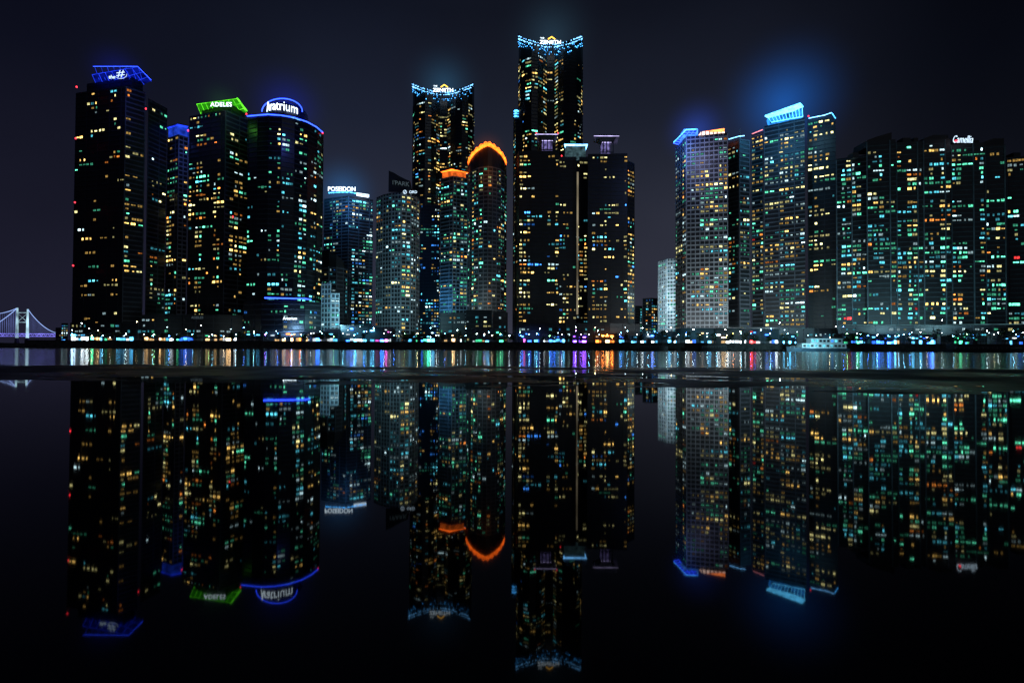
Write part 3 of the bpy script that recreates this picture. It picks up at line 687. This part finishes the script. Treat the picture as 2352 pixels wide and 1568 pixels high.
# ------------------------------------------------------------------ trees
M_bark=mat('bark',(.05,.035,.025),.9,0,.3,3)
M_leafs=[mat('foliage_dark',(.02,.04,.018),.7,0,.5,1.5),mat('foliage_light',(.06,.10,.04),.7,0,.4,1.5)]
def tree_mesh(h,w,pine,seed):
    rnd=random.Random(seed); a=MB(); top=Vector((rnd.uniform(-.3,.3),rnd.uniform(-.3,.3),h*.8))
    a.tube([(0,0,-.1),(.05*h*rnd.uniform(-1,1),0,h*.35),top],.035*h*.7+.05,r2=.04)
    cl=[]
    for k in range(11):
        z=h*(.42+.52*k/10) if pine else h*rnd.uniform(.4,.95); an=rnd.uniform(0,6.28); rr=w*rnd.uniform(.35,1)*(1.15-.6*z/h)
        q=Vector((rr*math.cos(an),rr*math.sin(an),z)); cl.append(q)
        a.tube([top*(.35+.5*(z/h-.3)),q],.06,r2=.02,n=4)
    tr=mesh_of(a,M_bark); b=MB()
    for q in cl:
        s=w*rnd.uniform(.35,.6)
        for j in range(46):
            d=Vector((rnd.gauss(0,1),rnd.gauss(0,1),rnd.gauss(0,.35 if pine else .75)))*s*.55
            c0=q+d; u=Vector((rnd.gauss(0,1),rnd.gauss(0,1),rnd.gauss(0,1))).normalized()*rnd.uniform(.16,.34); v=u.orthogonal().normalized()*rnd.uniform(.12,.25)
            b.face([c0-u,c0-v,c0+u,c0+v],1 if (d.z>0 and rnd.random()<.6) else 0)
    me=bpy.data.meshes.new('crown'); me.from_pydata(b.v,[],b.f)
    for m in M_leafs: me.materials.append(m)
    me.polygons.foreach_set('material_index',b.m)
    return tr,me
TM=[tree_mesh(5.5,1.8,False,1),tree_mesh(4.2,1.6,False,2),tree_mesh(6.5,2.2,False,3),tree_mesh(10.5,2.8,True,4),tree_mesh(9,2.6,True,5)]
def tree(x,Y,k,s=1):
    p=P(x,780,Y); e=thing('pine_tree' if k>2 else 'tree',(p.x,Y,GZ+.1),'dark pine tree beside the promenade' if k>2 else 'small leafy tree beside the promenade','tree','trees along the waterfront')
    e.rotation_euler=(0,0,R()*6.28); e.scale=(s,s,s)
    for nme,me in zip(('trunk','crown'),TM[k]):
        o=bpy.data.objects.new(nme,me); col.objects.link(o); o.parent=e
random.seed(21)
for x in (228,245,262,272,340,376,392,410,445,500,531,548,640,700,735,752,835,905,921,935,948,968,1012,1028,1050,1140,1165,1180,1250,1275,1300,1335,1420,1435,1455,1475,1502,1520,1545,1575,1605,1635,1680,1715,1735,1765,1800,1945,1958,1985,2030,2090,2130,2180):
    tree(x+random.uniform(-3,3),random.uniform(289,294),random.choice((0,1,2,2)),random.uniform(.8,1.25))
for x in (2150,2196,2210,2226,2238,2252,2275,2310,2335,2350): tree(x,random.uniform(292,297),random.choice((3,4)),random.uniform(.8,1.15))
# ------------------------------------------------------------------ boats
def boat(x,Y,L,label,lit=True,decks=2,flip=1,name='ferry_boat',cat='ferry'):
    p=P(x,800,Y); e=thing(name,(p.x,Y,0),label,cat); ox=p.x
    hull=MB(); n=12; st_=[]
    for i in range(n+1):
        t=i/n; s=(-.5+t)*L*flip; hb=L*.11*(1-max(0,(t-.6)/.4)**2*.96)*(.85+.15*min(1,t*5)); sh=1.6+1.1*max(0,t-.55)**1.5*3
        st_.append([(ox+s,Y-hb,sh),(ox+s*.97,Y-hb*.75,-.3),(ox+s*.97,Y+hb*.75,-.3),(ox+s,Y+hb,sh)])
    for a,b in zip(st_,st_[1:]):
        for q in range(4): hull.face([a[q],b[q],b[(q+1)%4],a[(q+1)%4]],0 if q!=3 else 1)
    hull.face(st_[0]); hull.face(st_[-1])
    Mh=mat('hull_paint',(.03,.06,.09) if lit else (.03,.03,.035),.5); Mw=mat('boat_white',(.45,.52,.55),.5) if lit else M_slabdark
    hull.obj('hull',[Mh,M_mid],e)
    z=1.7; w=L*.085
    for d in range(decks):
        x0=ox+(-.44+.05*d)*L*flip; x1=ox+(.28-.15*d)*L*flip; xa,xb=min(x0,x1),max(x0,x1)
        m2=MB(); m2.box((xa,Y-w,z),(xb,Y+w,z+2.3)); m2.box((xa-.5,Y-w-.5,z+2.3),(xb+.6,Y+w+.5,z+2.5)); m2.obj('cabin',Mw,e)
        k=int((xb-xa)/1.9)
        for i in range(k):
            m2=MB(); q=xa+.5+i*(xb-xa-.6)/k; m2.box((q,Y-w-.06,z+.7),(q+1.25,Y-w+.02,z+1.8)); m2.obj('window',(WM[(4 if R()<.6 else 7)*3+1] if (lit and R()<.4) else M_glass),e)
        z+=2.52; w*=.8
    m2=MB(); fx=ox-.15*L*flip; m2.box((fx-1.2,Y-1,z),(fx+1.2,Y+1,z+2.2)); m2.obj('funnel',Mh,e)
    m2=MB(); fx=ox+.08*L*flip; m2.cyl((fx,Y),.12,z,z+4.5,0,6,.05); m2.box((fx-1,Y-.05,z+3),(fx+1,Y+.05,z+3.12)); m2.obj('mast',M_metal,e)
    m2=MB()
    for i in range(16):
        q=ox+(-.48+.92*i/15)*L; m2.box((q-.04,Y-L*.1,1.8),(q+.04,Y-L*.1+.08,2.7))
    m2.box((ox-.48*L,Y-L*.1,2.65),(ox+.44*L,Y-L*.1+.06,2.72)); m2.obj('deck_rail',M_rail,e)
random.seed(9)
boat(1875,262,31,'white two deck passenger ferry moored at the quay',True,2,-1)
boat(2262,272,40,'long dark unlit barge moored below the quay',False,1,1,'barge','barge')
boat(1500,276,16,'small dark fishing boat moored at the quay',False,1,1,'fishing_boat','boat')
boat(1640,278,14,'small dark fishing boat moored at the quay',False,1,-1,'fishing_boat','boat')

finish()
# ------------------------------------------------------------------ haze volumes added with their own emission, for glow around lights
import bmesh
def emissive_haze(x,y,Y,rad,c,peak,zs=1.0,pw=2.6):
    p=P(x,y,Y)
    me=bpy.data.meshes.new('halo_glow'); bm=bmesh.new(); bmesh.ops.create_icosphere(bm,subdivisions=3,radius=1); bm.to_mesh(me); bm.free()
    m=bpy.data.materials.new('halo'); nt,N,L=nodes(m)
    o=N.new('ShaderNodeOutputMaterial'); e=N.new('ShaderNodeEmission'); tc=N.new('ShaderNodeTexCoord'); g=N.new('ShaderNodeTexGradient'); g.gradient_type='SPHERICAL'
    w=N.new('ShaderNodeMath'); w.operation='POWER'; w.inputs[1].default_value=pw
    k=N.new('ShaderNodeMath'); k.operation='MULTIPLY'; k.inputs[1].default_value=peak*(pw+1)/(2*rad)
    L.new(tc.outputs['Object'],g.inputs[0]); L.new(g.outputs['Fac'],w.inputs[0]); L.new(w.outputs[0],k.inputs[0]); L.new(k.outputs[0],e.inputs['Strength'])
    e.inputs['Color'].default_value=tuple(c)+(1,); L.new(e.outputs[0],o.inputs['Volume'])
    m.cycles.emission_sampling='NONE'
    me.materials.append(m); ob=add('halo_glow',me); ob.location=p; ob.scale=(rad,rad,rad*zs); ob['kind']='stuff'; ob['label']='thin mist of added emission around roof and street lights'
emissive_haze(1267,84,495,62,(.12,.32,.5),.08,pw=3)
emissive_haze(1020,198,575,58,(.08,.36,.7),.11,pw=3)
emissive_haze(1800,236,395,66,(.008,.18,.80),.38,pw=3.4)
emissive_haze(1600,300,372,32,(.04,.14,1),.22,pw=3)
emissive_haze(790,440,500,46,(.03,.25,.7),.25,pw=3)
emissive_haze(270,165,345,26,(.01,.03,.9),.08,pw=3)
emissive_haze(660,245,350,36,(.01,.03,.9),.13,pw=3)
emissive_haze(510,235,350,20,(.1,.6,.1),.03,pw=3)
emissive_haze(1120,345,398,18,(1,.2,.02),.08)
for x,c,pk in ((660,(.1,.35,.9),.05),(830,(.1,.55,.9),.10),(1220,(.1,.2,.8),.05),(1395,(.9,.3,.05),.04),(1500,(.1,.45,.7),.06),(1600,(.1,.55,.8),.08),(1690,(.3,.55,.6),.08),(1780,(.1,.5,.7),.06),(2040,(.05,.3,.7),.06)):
    emissive_haze(x,770,300,18,c,pk,.5,2.2)

# ------------------------------------------------------------------ light: added area lights that brighten facades and ferry, no fixtures
def add_fill(x,y,Y,c,pw_,up=.5,size=3.0,down=False):
    l=bpy.data.lights.new('fill_light','AREA'); l.shape='DISK'; l.size=size; l.color=c; l.energy=pw_
    o=bpy.data.objects.new('fill_light',l); o.location=P(x,y,Y); col.objects.link(o)
    d=Vector((0,1,-up if down else up)); o.rotation_euler=d.to_track_quat('-Z','Y').to_euler()
K4=.55
for x,y,Y,c,pw_ in ((250,750,305,(.5,.8,.9),800),(450,748,300,(.7,.9,.9),1000),(660,752,298,(.3,.6,1),9000),(770,740,310,(.3,.8,1),18000),(870,735,330,(.4,.85,1),26000),(985,700,420,(.1,.5,1),36000),(1040,700,380,(.6,.9,1),5000),(1120,690,375,(.8,.9,.8),4500),
  (1520,700,395,(.6,.9,1),60000),(1610,745,318,(.8,.9,1),24000),(1720,745,318,(.8,.95,1),20000),(1830,745,318,(.6,.9,1),18000),(1960,735,308,(.4,.8,1),14000),(2100,735,302,(.4,.85,1),20000),(2250,735,298,(.4,.85,1),20000)):
    add_fill(x,y,Y,c,pw_*K4,.45)
add_fill(1875,786,242,(.4,.85,1),8000,0.02)  # added fill to brighten the ferry's white cabins
for x,y,Y,c,pw_ in ((1620,318,338,(.62,.6,1),9000),(1565,320,350,(.1,.3,1),12000),(1800,268,350,(.1,.5,1),18000),(1880,275,360,(.3,.7,1),4000),(790,455,470,(.1,.4,1),26000),(505,262,324,(.2,1,.1),1200),(265,205,318,(.1,.15,1),2500),(660,285,314,(.1,.15,1),4000),(1120,375,380,(1,.3,.05),2500),(405,320,352,(.1,.2,1),2500)):
    add_fill(x,y,Y,c,pw_*K4,.6,2.0,True)
sun=bpy.data.lights.new('skyglow_fill','SUN'); sun.energy=.055; sun.angle=math.radians(12); sun.color=(.75,.85,1)  # added weak sun standing in for ambient skyglow
so=bpy.data.objects.new('skyglow_fill',sun); so.rotation_euler=(math.radians(62),0,math.radians(28)); so.location=(0,-50,200); col.objects.link(so)

# ------------------------------------------------------------------ world: night sky with city glow
w=bpy.data.worlds.new('World'); scene.world=w; w.use_nodes=True; nt=w.node_tree; N=nt.nodes; L=nt.links; N.clear()
o=N.new('ShaderNodeOutputWorld'); bg=N.new('ShaderNodeBackground'); tc=N.new('ShaderNodeTexCoord'); sp=N.new('ShaderNodeSeparateXYZ')
L.new(tc.outputs['Generated'],sp.inputs[0])
r1=N.new('ShaderNodeValToRGB'); els=r1.color_ramp.elements
stops=[(0,(.042,.044,.068)),(.10,(.036,.038,.058)),(.25,(.025,.028,.044)),(.40,(.0125,.0155,.028)),(.55,(.0055,.007,.0135)),(1,(.001,.001,.003))]
els[0].position=0; els[0].color=stops[0][1]+(1,); els[1].position=1; els[1].color=stops[-1][1]+(1,)
for p_,c_ in stops[1:-1]:
    e=els.new(p_); e.color=c_+(1,)
L.new(sp.outputs['Z'],r1.inputs['Fac'])
mr=N.new('ShaderNodeMapRange'); mr.inputs[1].default_value=-1; mr.inputs[2].default_value=1; L.new(sp.outputs['X'],mr.inputs[0])
r2=N.new('ShaderNodeValToRGB'); r2.color_ramp.interpolation='EASE'
e2=r2.color_ramp.elements; e2[0].position=0; e2[0].color=(.2,.2,.3,1); e2[1].position=1; e2[1].color=(.05,.05,.06,1)
for p_,v in ((.18,(.34,.32,.44)),(.35,(.8,.84,.95)),(.52,(1.0,1.0,1.0)),(.66,(.85,.85,.87)),(.82,(.2,.21,.24))):
    e=e2.new(p_); e.color=v+(1,)
L.new(mr.outputs[0],r2.inputs['Fac'])
mx=N.new('ShaderNodeMixRGB'); mx.blend_type='MULTIPLY'; mx.inputs[0].default_value=1; L.new(r1.outputs[0],mx.inputs[1]); L.new(r2.outputs[0],mx.inputs[2])
n=N.new('ShaderNodeTexNoise'); n.inputs['Scale'].default_value=2.2; n.inputs['Detail'].default_value=3; L.new(tc.outputs['Generated'],n.inputs['Vector'])
m3=N.new('ShaderNodeMapRange'); m3.inputs[1].default_value=.3;m3.inputs[2].default_value=.7;m3.inputs[3].default_value=.8;m3.inputs[4].default_value=1.2; L.new(n.outputs['Fac'],m3.inputs[0])
L.new(mx.outputs[0],bg.inputs['Color']); L.new(m3.outputs[0],bg.inputs['Strength']); L.new(bg.outputs[0],o.inputs[0])

# ------------------------------------------------------------------ camera
cd=bpy.data.cameras.new('camera'); cd.sensor_width=36; cd.lens=18; cd.clip_end=20000; cd.clip_start=.05
co=bpy.data.objects.new('camera',cd); col.objects.link(co)
co.matrix_world=Matrix.Translation((0,0,H))@Matrix.Rotation(math.pi/2+T,4,'X')@Matrix.Rotation(ROLL,4,'Z')
scene.camera=co
scene.view_settings.view_transform='Standard'; scene.view_settings.look='None'; scene.view_settings.exposure=0
